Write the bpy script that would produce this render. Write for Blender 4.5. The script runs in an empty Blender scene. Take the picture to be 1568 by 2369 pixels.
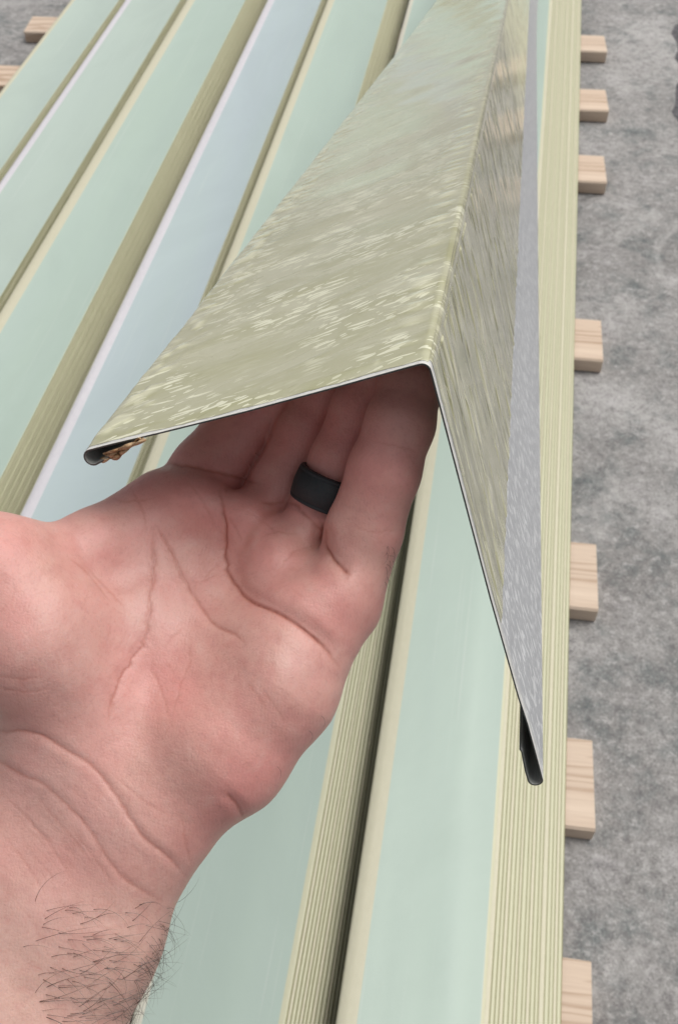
import bpy, math, random
import numpy as np
from mathutils import Vector, Matrix
random.seed(7); rng = np.random.default_rng(7)
C = bpy.context.scene.collection
sc = bpy.context.scene

# ---------------------------------------------------------------- camera
F = 2333.0; CX, CY = 784.0, 1184.5; H = 0.95; PS = H/.72; HK = .85       # focal length and centre in units of a 1568 x 2369 frame; camera height over the pack
PITCH = math.atan(2842/2400); YAW = math.atan(609/math.hypot(2400, 2842))
cam_d = bpy.data.cameras.new('camera'); cam = bpy.data.objects.new('camera', cam_d); C.objects.link(cam)
cam.location = (0, 0, H); cam.rotation_euler = (math.pi/2-PITCH, 0, YAW)
cam_d.sensor_fit = 'VERTICAL'; cam_d.sensor_height = 36; cam_d.lens = 36*F/2369
cam_d.clip_start = 0.01; cam_d.clip_end = 200
cam_d.dof.use_dof = True; cam_d.dof.focus_distance = 0.325*HK; cam_d.dof.aperture_fstop = 40
sc.camera = cam
# ---------------------------------------------------------------- light
SUN_EL, SUN_AZ = math.radians(63), math.radians(52)   # overcast: high soft light from beyond the pack
w = bpy.data.worlds.new('World'); sc.world = w; w.use_nodes = True
nt = w.node_tree; nt.nodes.clear()
sky = nt.nodes.new('ShaderNodeTexSky'); sky.sky_type = 'NISHITA'; sky.sun_disc = False
sky.sun_elevation = SUN_EL; sky.sun_rotation = SUN_AZ; sky.dust_density = 4.0; sky.air_density = 1.0; sky.ozone_density = 1.0
hs = nt.nodes.new('ShaderNodeHueSaturation'); hs.inputs['Saturation'].default_value = 0.22
bg = nt.nodes.new('ShaderNodeBackground'); bg.inputs['Strength'].default_value = 0.098
wo = nt.nodes.new('ShaderNodeOutputWorld')
nt.links.new(sky.outputs[0], hs.inputs['Color']); nt.links.new(hs.outputs[0], bg.inputs[0]); nt.links.new(bg.outputs[0], wo.inputs[0])
sd = bpy.data.lights.new('sun', 'SUN'); sun = bpy.data.objects.new('sun', sd); C.objects.link(sun)
sd.energy = 1.85; sd.angle = math.radians(50); sd.color = (1, 0.97, 0.93)
sdir = Vector((math.sin(SUN_AZ)*math.cos(SUN_EL), math.cos(SUN_AZ)*math.cos(SUN_EL), math.sin(SUN_EL)))
sun.rotation_euler = sdir.to_track_quat('Z', 'Y').to_euler()
vs = sc.view_settings; vs.view_transform = 'Standard'; vs.look = 'None'; vs.gamma = 1; vs.use_curve_mapping = False
vs.exposure = 0.11

CAMM = Matrix.Translation((0, 0, H)) @ cam.rotation_euler.to_matrix().to_4x4()
CAM = np.array(CAMM)
def to_world(P): return (P*HK) @ CAM[:3, :3].T + CAM[:3, 3]
def cp(px, py, d): return np.array([(px-CX)*d/F, (CY-py)*d/F, -d])      # a point in front of the camera, metres

# ---------------------------------------------------------------- helpers
def link(name, me, mat=None, parent=None):
    o = bpy.data.objects.new(name, me); C.objects.link(o)
    if mat is not None:
        for m in (mat if isinstance(mat, (list, tuple)) else [mat]): me.materials.append(m)
    if parent is not None: o.parent = parent
    return o
def mesh(name, V, Fc, mi=None, smooth=False):
    me = bpy.data.meshes.new(name); me.from_pydata([tuple(map(float, v)) for v in V], [], [tuple(map(int, f)) for f in Fc])
    if mi is not None: me.polygons.foreach_set('material_index', np.array(mi, dtype=np.int32))
    if smooth: me.polygons.foreach_set('use_smooth', np.ones(len(me.polygons), dtype=bool))
    me.update(); return me
def empty(name, loc=(0, 0, 0)):
    o = bpy.data.objects.new(name, None); C.objects.link(o); o.location = loc; o.empty_display_size = .02; return o
def tag(o, label=None, cat=None, group=None, kind=None):
    if label: o['label'] = label
    if cat: o['category'] = cat
    if group: o['group'] = group
    if kind: o['kind'] = kind
    return o

class NT:
    def __init__(s, name, rough=.6, spec=.5):
        s.m = bpy.data.materials.new(name); s.m.use_nodes = True; s.t = s.m.node_tree
        s.b = s.t.nodes['Principled BSDF']; s.b.inputs['Roughness'].default_value = rough
        s.b.inputs['Specular IOR Level'].default_value = spec
    def n(s, typ, ins=None, **kw):
        nd = s.t.nodes.new('ShaderNode'+typ)
        for k, v in kw.items(): setattr(nd, k, v)
        for k, v in (ins or {}).items(): s.put(nd.inputs[k], v)
        return nd
    def put(s, sock, v):
        if isinstance(v, bpy.types.NodeSocket): s.t.links.new(v, sock)
        else: sock.default_value = v
    def coord(s, scale=(1, 1, 1), rot=(0, 0, 0), which='Object'):
        tc = s.n('TexCoord'); mp = s.n('Mapping', {'Scale': scale, 'Rotation': rot}); s.t.links.new(tc.outputs[which], mp.inputs['Vector']); return mp.outputs[0]
    def noise(s, vec, scale, detail=3, rough=.5, out='Fac', dist=0):
        n = s.n('TexNoise', {'Vector': vec, 'Scale': scale, 'Detail': detail, 'Roughness': rough, 'Distortion': dist}); return n.outputs[out]
    def ramp(s, fac, stops, interp='LINEAR'):
        r = s.n('ValToRGB', {'Fac': fac}); cr = r.color_ramp; cr.interpolation = interp
        while len(cr.elements) < len(stops): cr.elements.new(.5)
        for e, (p, c) in zip(cr.elements, stops):
            e.position = p; e.color = (*c, 1) if not isinstance(c, (int, float)) else (c, c, c, 1)
        return r.outputs[0]
    def mix(s, fac, a, b, mode='MIX'):
        m = s.n('Mix', data_type='RGBA', blend_type=mode); s.put(m.inputs[0], fac)
        for i, v in ((6, a), (7, b)): s.put(m.inputs[i], (*v, 1) if isinstance(v, tuple) and len(v) == 3 else v)
        return m.outputs[2]
    def math(s, op, a, b=0.0):
        m = s.n('Math', operation=op); s.put(m.inputs[0], a); s.put(m.inputs[1], b); return m.outputs[0]
    def attr(s, name): return s.n('Attribute', attribute_name=name).outputs['Fac']
    def bump(s, h, strength, dist, normal=None):
        b = s.n('Bump', {'Height': h, 'Strength': strength, 'Distance': dist})
        if normal is not None: s.put(b.inputs['Normal'], normal)
        s.put(s.b.inputs['Normal'], b.outputs[0]); return b.outputs[0]
    def col(s, c): s.put(s.b.inputs['Base Color'], (*c, 1) if isinstance(c, tuple) else c)
    def inp(s, k, v): s.put(s.b.inputs[k], v)

# ---------------------------------------------------------------- materials
def film_mat(name, base, var, rough=.42):
    m = NT(name, rough, .5)
    v = m.coord((1, .12, 1)); a = m.noise(v, 14, 4, .6); g = m.noise(m.coord((1, 1, 1)), 900, 2, .6)
    c = m.mix(m.ramp(a, [(.3, 0.), (.7, 1.)]), base, var)
    c = m.mix(m.math('MULTIPLY', g, .16), c, tuple(x*1.25 for x in base))
    sp = m.n('TexVoronoi', {'Vector': m.coord((1, 1, 1)), 'Scale': 22.0}); sm = m.ramp(m.noise(m.coord((1, .5, 1)), 5.5, 6, .68, dist=1.2), [(.44, 0.), (.62, .22)]); c = m.mix(sm, c, tuple(x*.80 for x in base)); scr = m.ramp(m.noise(m.coord((420, 3, 1)), 1.0, 2, .5), [(.66, 0.), (.70, .22)]); c = m.mix(scr, c, (.66, .68, .64)); dots = m.ramp(sp.outputs['Distance'], [(0, 1.), (.035, 0.)])
    c = m.mix(m.math('MULTIPLY', dots, .35), c, (.22, .22, .17))
    m.col(c); m.bump(m.math('ADD', m.math('MULTIPLY', g, .3), a), .25, .0012)
    m.inp('Roughness', m.ramp(m.noise(v, 30, 3), [(.3, rough-.06), (.7, rough+.1)]))
    return m.m
mint = film_mat('mint_film', (.43, .53, .455), (.415, .505, .45))
mint2 = film_mat('mint_film_light', (.455, .54, .475), (.44, .52, .47))
bluish = film_mat('bluish_film', (.435, .505, .53), (.43, .515, .50))
def lip_mat(name, a, b, rough=.5):
    m = NT(name, rough, .4)
    n1 = m.noise(m.coord((1, .05, 1)), 60, 4, .6); n2 = m.noise(m.coord((1, .5, 1)), 240, 3, .6)
    m.col(m.mix(m.ramp(m.mix(.5, n1, n2), [(.35, 0.), (.65, 1.)]), a, b)); m.bump(n2, .3, .0006); return m.m
cream = lip_mat('cream_edge', (.58, .555, .41), (.62, .595, .45))
pale_lip = lip_mat('pale_edge', (.60, .58, .47), (.66, .64, .54))
white_lip = lip_mat('white_edge', (.60, .58, .61), (.68, .66, .68))
edges = [lip_mat('sheet_edge', (.60, .585, .42), (.56, .555, .385)), lip_mat('sheet_edge_warm', (.58, .55, .40), (.63, .60, .45)), lip_mat('sheet_edge_green', (.56, .555, .385), (.60, .59, .42))]
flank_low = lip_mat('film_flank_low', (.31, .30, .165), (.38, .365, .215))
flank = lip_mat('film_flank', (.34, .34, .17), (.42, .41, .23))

def concrete():
    m = NT('concrete', .9, .3)
    v = m.coord()
    big = m.noise(v, 3.2, 8, .62, dist=.4); mid = m.noise(v, 22, 7, .68); fine = m.noise(v, 120, 6, .75)
    c = m.mix(m.ramp(big, [(.32, 0.), (.66, 1.)]), (.19, .182, .174), (.43, .418, .405))
    c = m.mix(m.ramp(mid, [(.33, .85), (.51, 0.)]), c, (.12, .14, .14))
    c = m.mix(m.ramp(mid, [(.55, 0.), (.75, .6)]), c, (.52, .50, .50))
    c = m.mix(m.ramp(fine, [(.34, .6), (.48, 0.)]), c, (.12, .11, .115))
    c = m.mix(m.ramp(fine, [(.53, 0.), (.68, .6)]), c, (.56, .54, .53))
    f3 = m.noise(v, 420, 3, .7); c = m.mix(m.ramp(f3, [(.36, .42), (.47, 0.)]), c, (.11, .10, .10)); c = m.mix(m.ramp(f3, [(.55, 0.), (.68, .35)]), c, (.56, .545, .52)); f4 = m.noise(v, 9, 5, .7, dist=1.0); c = m.mix(m.ramp(f4, [(.56, 0.), (.68, .40)]), c, (.56, .545, .525))
    vo = m.n('TexVoronoi', {'Vector': m.mix(.12, v, m.noise(v, 6, 4, out='Color')), 'Scale': 3.0}, feature='DISTANCE_TO_EDGE')
    cr = m.math('MULTIPLY', m.ramp(vo.outputs['Distance'], [(0, 1.), (.012, 0.)]), m.ramp(m.noise(v, 2.3, 3), [(.52, 0.), (.6, .8)]))
    c = m.mix(cr, c, (.05, .045, .045)); m.col(c)
    h = m.math('ADD', m.math('MULTIPLY', mid, .6), m.math('MULTIPLY', fine, .5))
    m.bump(m.math('SUBTRACT', h, cr), .7, .004); return m.m
def wood():
    m = NT('batten_wood', .75, .3)
    v = m.coord((1, 1, 1)); 
    d = m.mix(.06, v, m.noise(m.coord((.6, 3, 3)), 4, 3, out='Color'))
    g = m.n('TexNoise', {'Vector': m.n('Mapping', {'Vector': d, 'Scale': (2.2, 38, 38)}).outputs[0], 'Scale': 1.6, 'Detail': 3.0}).outputs['Fac']
    f = m.noise(m.n('Mapping', {'Vector': v, 'Scale': (8, 160, 160)}).outputs[0], 3, 3)
    c = m.mix(m.ramp(g, [(.36, 0.), (.50, .35), (.56, 1.), (.60, .2)]), (.74, .59, .46), (.42, .275, .18))
    c = m.mix(m.ramp(f, [(.3, .35), (.6, 0.)]), c, (.50, .36, .27))
    at = m.n('ObjectInfo').outputs['Random']
    c = m.mix(m.math('MULTIPLY', at, .3), c, (.62, .53, .44)); m.col(c); m.bump(f, .4, .001); return m.m
wood_m = wood()
asph = NT('asphalt', .9, .3); va = asph.coord(); asph.col(asph.mix(asph.ramp(asph.noise(va, 150, 5, .7), [(.35, 0.), (.7, 1.)]), (.05, .05, .055), (.19, .18, .19))); asph.bump(asph.noise(va, 200, 4), .6, .004)

# ---------------------------------------------------------------- ground
ZG = -.0685
g = link('ground', mesh('ground', [(-40, -40, ZG-.004), (40, -40, ZG-.004), (40, 60, ZG-.004), (-40, 60, ZG-.004)], [(0, 1, 2, 3)]), asph.m); tag(g, kind='structure'); g.scale = (PS,)*3
# concrete slab with a ragged broken right edge
V = []; N = 400; ys = np.linspace(-3, 9, N)
ed = .282 + .012*np.sin(ys*7.3)+.009*np.sin(ys*23+1)+.006*np.sin(ys*61)+rng.normal(0, .0018, N) + np.clip(1.55-ys, 0, 8)*.45
for y, e in zip(ys, ed): V += [(-6, y, ZG), (e, y, ZG), (e+.004, y, ZG-.004)]
Fc = []
for i in range(N-1):
    a = 3*i; Fc += [(a, a+1, a+4, a+3), (a+1, a+2, a+5, a+4)]
sl = link('pavement', mesh('pavement', V, Fc), concrete()); tag(sl, kind='structure'); sl.scale = (PS,)*3

# ---------------------------------------------------------------- battens under the pack
BT = -.0490; TH = .019
def batten(xr, yc, wd, ang, xl=-.80):
    L = xr-xl; me_v = []; nx = 60
    sec = [(-wd/2+.0015, -TH), (wd/2-.0015, -TH), (wd/2, -TH+.0015), (wd/2, -.002), (wd/2-.002, 0), (-wd/2+.002, 0), (-wd/2, -.002), (-wd/2, -TH+.0015)]
    for i in range(nx+1):
        x = -L*i/nx
        for (a, b) in sec: me_v.append((x, a, b))
    k = len(sec); Fq = [(i*k+j, i*k+(j+1) % k, (i+1)*k+(j+1) % k, (i+1)*k+j) for i in range(nx) for j in range(k)]
    Fq += [tuple(range(k))[::-1], tuple(nx*k+j for j in range(k))]
    o = link('wooden_batten', mesh('wooden_batten', me_v, Fq), wood_m); o.location = (xr*PS, yc*PS, BT*PS); o.scale = (PS,)*3; o.rotation_euler.z = math.radians(ang); return o
BL = [(.164, 1.706, .058, 5, 'farthest pale wooden batten, its square end sticking out at the top of the pack'),
      (.165, 1.518, .066, 4.5, 'pinkish wooden batten end, second from the far end of the pack'),
      (.161, 1.322, .070, 3.5, 'whitish wooden batten end, third from the far end of the pack'),
      (.155, .950, .074, 2, 'wooden batten end beside the flashing leg, fourth from the far end'),
      (.149, .602, .080, 1.5, 'wooden batten end level with the lower tip of the film on the flashing leg'),
      (.146, .389, .080, 2, 'strongly grained wooden batten end just below the lower hem of the flashing'),
      (.145, .212, .076, 1, 'nearest wooden batten end, cut off by the bottom of the photo')]
for xr, yc, wd, an, lb in BL: tag(batten(xr, yc, wd, an), lb, 'batten', 'wooden battens under the pack of sheets')

# ---------------------------------------------------------------- stacked trim sheets
NS, DZ = 18, .0026
Y0, Y1 = -.12, 2.75
def prof_sheet(x0, x1, leftw, fold=None, crown=.0022, down=.0022, dx=.0022):
    """cross-section of one sheet: left lip, nearly flat pan, right lip bent down; returns points and strip material ids"""
    p = [(x0-.0012, -.0018, 0), (x0-.0004, -.0004, 0), (x0, 0, 0), (x0+leftw*.5, .00025, 0), (x0+leftw, 0, 0)]
    n = 12
    for t in list(np.linspace(0, 1-.008/(x1-x0-leftw), n)[1:])+[1-.006/(x1-x0-leftw), 1.0]:
        i = 1; x = x0+leftw+(x1-x0-leftw)*t; z = -crown*4*t*(1-t)
        if fold is not None and x > fold: z -= (x-fold)*.09
        p.append((x, z, 1))
    zz = p[-1][1]; p.append((x1+dx*.2, zz-.0001, 2)); p.append((x1+dx*.64, zz-.0004, 2)); p.append((x1+dx*.98, zz-.0019, 3)); p.append((x1+dx*.9, zz-.0021, 3)); p.append((x1+dx*.3, zz-.0009, 3)); p.append((x1-.004, zz-.0010, 3))
    return p
def sweep_sheet(name, p, parts=None, seed=0):
    r = np.random.default_rng(seed); ys = np.linspace(Y0, Y1, 67); wob = np.cumsum(r.normal(0, .00003, len(ys))); wob -= wob.mean(); wob2 = np.interp(ys, np.linspace(Y0, Y1, 9), r.normal(0, .00012, 9))
    sel = [i for i in range(len(p)-1) if parts is None or p[i+1][2] in parts]
    idx = sorted(set(sel) | {i+1 for i in sel}); mp = {k: j for j, k in enumerate(idx)}; k = len(idx)
    V = [(p[i][0]+wob[a]+wob2[a], y, p[i][1]) for a, y in enumerate(ys) for i in idx]
    Fq = []; mi = []
    for a in range(len(ys)-1):
        for i in sel: Fq.append((a*k+mp[i], a*k+mp[i+1], (a+1)*k+mp[i+1], (a+1)*k+mp[i])); mi.append(p[i+1][2])
    return mesh(name, V, Fq, mi, smooth=True)
#        x0     x1     leftw  dx/sheet lipmat     pan     label of top sheet
ST = [(-.707, -.630, .006, .0006, cream, mint2, 'A', 'mint green sheet on the leftmost stack of the pack, thin cream left edge'),
      (-.619, -.531, .009, .0004, white_lip, mint2, 'B', 'mint green sheet on the second stack from the left, white left edge'),
      (-.520, -.426, .013, .0008, cream, mint, 'C', 'mint green sheet with cream edge, left of the first wide striped olive flank'),
      (-.390, -.304, .011, .0005, white_lip, bluish, 'D', 'bluish sheet with a lavender white edge beside the striped olive flank'),
      (-.293, -.197, .011, .0013, cream, mint, 'E', 'mint green sheet disappearing behind the left side of the flashing'),
      (-.161, -.067, .006, .0025, pale_lip, mint, 'F', 'mint green sheet running down under the hand and wrist'),
      (-.0285, .064, .0125, .0032, cream, mint, 'G', 'mint green sheet with a fine fold line, rightmost of the pack')]
for si, (x0, x1, lw, dxs, lm, pan, nm, lab) in enumerate(ST):
    fold = .0375 if nm == 'G' else None
    if nm == 'F': fold = -.10
    p = prof_sheet(x0, x1, lw, fold, dx=dxs)
    root = empty('trim_sheet', (0, 0, 0)); root.scale = (PS,)*3; tag(root, lab, 'metal sheet', 'top sheets of the seven stacks')
    link('film_covered_pan', sweep_sheet('pan', p, {1}, si), pan, root)
    link('left_edge', sweep_sheet('left_edge', p, {0}, si), lm, root)
    link('right_edge', sweep_sheet('right_edge', p, {2, 3}, si), [edges[0], edges[0], edges[0], flank], root)
    lower = None
    place = ['leftmost stack', 'second stack from the left', 'third stack from the left', 'stack under the bluish sheet', 'stack partly behind the flashing', 'stack under the hand', 'rightmost stack'][si]
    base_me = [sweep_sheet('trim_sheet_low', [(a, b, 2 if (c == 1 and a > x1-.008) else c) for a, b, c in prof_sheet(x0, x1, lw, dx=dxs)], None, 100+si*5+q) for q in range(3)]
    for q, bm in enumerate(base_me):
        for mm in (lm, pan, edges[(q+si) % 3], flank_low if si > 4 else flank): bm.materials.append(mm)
    jump = 0
    for k in range(1, NS):
        o = bpy.data.objects.new('trim_sheet', base_me[k % 3]); C.objects.link(o)
        jump += dxs*(1+random.uniform(-.10, .10))
        if nm == 'G' and k == 13: jump += .0012
        o.location = (jump*PS, -.002*random.random(), (-k*DZ-.0001)*PS); o.scale = (PS,)*3
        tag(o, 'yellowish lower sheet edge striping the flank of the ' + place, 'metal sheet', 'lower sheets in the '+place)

# ---------------------------------------------------------------- held flashing
dA = .290
VP = np.array([464., 1501., -2400.]); D = VP/np.linalg.norm(VP)
A = cp(990, 838, dA)
def onplane(px, py):
    r = cp(px, py, 1.0); return r*(D@A)/(D@r)
Lh, Rh = onplane(190, 1046), onplane(1257, 1814)
LF, LL = np.linalg.norm(Lh-A), np.linalg.norm(Rh-A)
U = (Lh-A)/LF; Vv = (Rh-A)/LL
print('flange', LF, 'leg', LL, 'angle', math.degrees(math.acos(U@Vv)))
TK = .00055
def arc(c, r, a0, a1, n): return [(c[0]+r*math.cos(a), c[1]+r*math.sin(a)) for a in np.linspace(a0, a1, n)]
R0 = .0026
prof = [(LF-.0175, .0020), (LF-.013, .0027), (LF-.008, .0042)] + arc((LF-.0026, .0027), .0027, math.pi*.62, -math.pi*.5, 12) + [(LF-.010, 0)]
i_f0 = len(prof)-1
prof += [(LF*.75, .0004), (LF*.5, .0007), (LF*.25, .0004), (R0*2, 0)] + arc((R0, R0), R0, -math.pi*.5, -math.pi, 8) + [(0, R0*2), (.0004, LL*.25), (.0008, LL*.5), (.0005, LL*.75), (0, LL-.03), (0, LL-.010)]
prof += arc((.0029, LL-.0028), .0028, math.pi, -.15*math.pi+0, 12)[0:1] + arc((.0026, LL-.0026), .0026, math.pi, .12, 14)[1:] + [(.0052, LL-.008), (.0049, LL-.013), (.0046, LL-.017), (.0050, LL-.0185)]
prof = np.array(prof)
def offs(P, d):
    T = np.gradient(P, axis=0); T /= np.linalg.norm(T, axis=1)[:, None]; return P+np.stack([-T[:, 1], T[:, 0]], 1)*d
LEN = 2.75
# the far end comes to rest on the pack: each cross-section is lifted by what keeps its lower hem on top
hz0 = to_world(Rh[None])[0, 2]; hz1 = to_world((Rh+D)[None])[0, 2]
def lift(s):
    hl = hz0+(hz1-hz0)*np.asarray(s); k = .16; t = hl-.006; return .5*(t+np.sqrt(t*t+k*k*np.clip(np.asarray(s)/1.2, 0, 1)**2*.25))-t
UPC = CAM[:3, :3].T@np.array([0, 0, 1.])/HK
def sec3(q, s): return A + np.outer(q[:, 0], U) + np.outer(q[:, 1], Vv) + D*s + UPC*float(lift(s))
root = empty('metal_flashing', tuple(to_world(A[None])[0]))
tag(root, 'long bent metal flashing with yellow green film and folded hems, held up by the hand', 'flashing')
inv = np.array(Matrix.Translation(root.location).inverted())
def lw_(P): return to_world(P) - np.array(root.location)
from itertools import product
a_, b_ = offs(prof, TK/2), offs(prof, -TK/2)
outer_side = None
ss = np.concatenate([np.linspace(0, .05, 6), np.linspace(.1, LEN, 60)])
n = len(prof); V = []; Fq = []; mi = []
for s in ss:
    V += list(lw_(sec3(a_, s))) + list(lw_(sec3(b_, s)))
k = 2*n
for a in range(len(ss)-1):
    for i in range(n-1):
        o0 = a*k; o1 = (a+1)*k
        Fq.append((o0+i, o1+i, o1+i+1, o0+i+1)); mi.append(0)
        Fq.append((o0+n+i, o0+n+i+1, o1+n+i+1, o1+n+i)); mi.append(1)
    for (i, j) in ((0, n), (n-1, 2*n-1)): Fq.append((a*k+i, a*k+j, (a+1)*k+j, (a+1)*k+i)); mi.append(2)
for o0 in (0, (len(ss)-1)*k):
    for i in range(n-1): Fq.append((o0+i, o0+i+1, o0+n+i+1, o0+n+i)); mi.append(2)
paint = NT('grey_paint', .33, .5)
pv = paint.coord(which='Generated')
uv = paint.n('UVMap').outputs[0]
st = paint.n('TexNoise', {'Vector': paint.n('Mapping', {'Vector': uv, 'Scale': (420, 150, 1), 'Rotation': (0, 0, .0)}).outputs[0], 'Scale': 1.0, 'Detail': 2.5, 'Distortion': .4}).outputs['Fac']
fl = paint.ramp(st, [(.54, 0.), (.575, 1.)])  # white streaks: reflections off the embossed surface, put into the paint colour
sx_ = paint.n('SeparateXYZ', {0: uv}).outputs[0]; marg = paint.ramp(sx_, [(.0, 1.), (.0030, 1.), (.0042, 0.)])
paint.col(paint.mix(marg, paint.mix(paint.math('MULTIPLY', fl, .6), (.43, .44, .455), (.84, .85, .85)), (.80, .785, .73)))
paint.bump(st, .7, .0012); paint.inp('Roughness', .35)
inner = NT('back_coat', .5, .4); inner.col((.36, .37, .35))
cut = NT('cut_edge', .45, .5); cut.col((.075, .08, .075)); cut.inp('Metallic', .3)
me = mesh('folded_sheet', V, Fq, mi, smooth=False)
# uv = (metres along, metres across)
arcl = np.concatenate([[0], np.cumsum(np.linalg.norm(np.diff(prof, axis=0), axis=1))])
uvl = me.uv_layers.new(name='UVMap')
vi = np.empty(len(me.loops), np.int32); me.loops.foreach_get('vertex_index', vi)
S_ = np.repeat(ss, k); T_ = np.tile(np.concatenate([arcl, arcl]), len(ss)); uvl.data.foreach_set('uv', np.stack([S_[vi], T_[vi]], 1).astype(np.float32).ravel())
# find which offset side faces out (towards the sky on the flange)
mid = len(prof)//2
sheet = link('folded_sheet', me, [paint.m, inner.m, cut.m] , root)
# the a_ side of the flange: is it outside (negative v)?
if a_[i_f0+2][1] > prof[i_f0+2][1]:
    me.materials[0] = inner.m; me.materials[1] = paint.m
OUT = -1 if a_[i_f0+2][1] > prof[i_f0+2][1] else 1

# protective film: own thin sheet over the outer face, wrinkled
s1 = np.concatenate([np.linspace(.0013, .16, 340), np.linspace(.1606, .34, 240), np.linspace(.342, .8, 230), np.linspace(.806, LEN-.01, 150)])
FR = .575
# profile part from just inside the left hem to a bit past half the leg
q0 = 10; 
po = offs(prof, OUT*(TK/2+.00012))
arcp = arcl
ta = arcl[7]; tb_full = arcl[np.argmin(np.abs(prof[:, 1]-LL*.5)+np.where(np.arange(n) < i_f0+5, 9, 0)+np.abs(prof[:, 0])*3)]
# arc-length of the corner and of the film border on the leg
i_c = i_f0+5+4; t_c = arcl[i_c]; tb = t_c + FR*LL
nt_ = 300; tt = np.concatenate([np.linspace(ta, t_c-.012, 190), np.linspace(t_c-.0118, t_c+.010, 70), np.linspace(t_c+.0105, tb, 120)])
def vnoise(x, y, seed):
    r = np.random.default_rng(seed); G = r.random((256, 256)); xi = np.floor(x).astype(int); yi = np.floor(y).astype(int); fx = x-xi; fy = y-yi
    fx = fx*fx*(3-2*fx); fy = fy*fy*(3-2*fy); g = lambda a, b: G[a % 256, b % 256]
    return (g(xi, yi)*(1-fx)+g(xi+1, yi)*fx)*(1-fy)+(g(xi, yi+1)*(1-fx)+g(xi+1, yi+1)*fx)*fy
SS, TT = np.meshgrid(s1, tt, indexing='ij')
# ragged borders
edge_r = vnoise(s1*60, s1*0, 3)*.0012
TTm = TT.copy()
leg_w = (TT > t_c)
shrink = 1 - np.clip((TT-t_c)/(tb-t_c), 0, 1)**3*(edge_r[:, None]/(tb-t_c)*1.2 + .075*np.exp(-((s1[:, None]-.0)/.06)**2)*(s1[:, None] > .016)*0)
TTm = t_c + (TT-t_c)*np.where(leg_w, shrink, 1)
SSm = SS + np.where(SS < .012, 1, 0)*(1-SS/.012)*(vnoise(TT*90, TT*0, 5)*.0011 + vnoise(TT*400, TT*0, 6)*.0006 + np.where(TT > t_c, .0022, 0))
px_ = np.interp(TTm, arcl, po[:, 0]); py_ = np.interp(TTm, arcl, po[:, 1])
Tn = np.gradient(prof, axis=0); Tn /= np.linalg.norm(Tn, axis=1)[:, None]; Nn = np.stack([-Tn[:, 1], Tn[:, 0]], 1)*OUT
nx_ = np.interp(TTm, arcl, Nn[:, 0]); ny_ = np.interp(TTm, arcl, Nn[:, 1])
from_c = t_c-TT
# wrinkle height (metres)
flx = np.where(from_c > 0, 1, 0)
diag = SS*.55+TT*1.0; acr = SS*1.0-TT*.55
w1 = vnoise(acr*560+vnoise(SS*70, TT*70, 12)*4.5, diag*120+vnoise(SS*50+90, TT*50, 22)*2, 11); w1 = np.clip(w1-.66, 0, 1)/.34*np.clip((vnoise(SS*34+7, TT*34, 23)-.35)*4, 0, 1)
w2 = vnoise(acr*150, diag*45, 13); w3 = vnoise(SS*26, TT*26, 14)
rid = np.exp(-((from_c-.0085)/.0045)**2)*np.clip(vnoise(SS*230+TT*30, TT*25, 15)-.42, 0, 1)/.58
rid += np.exp(-((from_c-.0165)/.0012)**2)*np.clip(vnoise(SS*420, TT*100, 16)-.55, 0, 1)
rag = np.exp(-((TT-ta-.012)/.009)**2)*np.clip(vnoise(SS*190, TT*190, 17)-.5, 0, 1)/.5
legw = np.clip(vnoise(TT*60+vnoise(SS*90, TT*20, 19)*.8+SS*60, SS*150-TT*18, 18)-.5, 0, 1)/.5
wr = np.where(from_c > 0, w3*.0007+rid*.00040+rag*.0005, 0)+np.where(from_c < -.004, legw*.00055+w3*.0001, 0)
wr = wr*np.clip((SS-.002)/.006, 0, 1)
px_ = px_+nx_*wr; py_ = py_+ny_*wr
Pf = A+px_[..., None]*U+py_[..., None]*Vv+SSm[..., None]*D+lift(SSm)[..., None]*UPC
Vf = lw_(Pf.reshape(-1, 3)); ni, nj = SS.shape
ii, jj = np.meshgrid(np.arange(ni-1), np.arange(nj-1), indexing='ij'); base = (ii*nj+jj).ravel()
Ff = np.stack([base, base+nj, base+nj+1, base+1], 1)
# notch: near the cut the film strip on the leg runs into a narrow tongue
jc = TTm.reshape(-1)[Ff].mean(1)-t_c; sc_ = SSm.reshape(-1)[Ff].mean(1)
keep = ~((jc > .50*LL) & (sc_ < -1))
Ff = Ff[keep]
def np_mesh(name, V, Fq, smooth=True):
    me = bpy.data.meshes.new(name); me.vertices.add(len(V)); me.vertices.foreach_set('co', np.asarray(V, np.float32).ravel())
    me.loops.add(Fq.size); me.loops.foreach_set('vertex_index', Fq.astype(np.int32).ravel()); me.polygons.add(len(Fq))
    me.polygons.foreach_set('loop_start', np.arange(0, Fq.size, Fq.shape[1], dtype=np.int32))
    me.update(calc_edges=True); me.validate()
    if smooth: me.polygons.foreach_set('use_smooth', np.ones(len(me.polygons), dtype=bool))
    return me
fm = np_mesh('protective_film', Vf, Ff)
uvl = fm.uv_layers.new(name='UVMap'); vi = np.empty(len(fm.loops), np.int32); fm.loops.foreach_get('vertex_index', vi)
uvl.data.foreach_set('uv', np.stack([SS.ravel()[vi], TT.ravel()[vi]], 1).astype(np.float32).ravel())
at = fm.attributes.new('fleck', 'FLOAT', 'POINT')
fleck = np.where(from_c > 0, rid*1.2+np.clip(rag*1.7-.25, 0, 1), np.clip((legw-.50)*3.0, 0, 1)*.8)
at.data.foreach_set('value', np.clip(fleck, 0, 1).astype(np.float32).ravel())
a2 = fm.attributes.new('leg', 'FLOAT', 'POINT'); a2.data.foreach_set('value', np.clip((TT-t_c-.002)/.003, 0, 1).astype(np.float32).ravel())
fmt = NT('yellow_film', .24, .5)
uv = fmt.n('UVMap').outputs[0]
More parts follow.
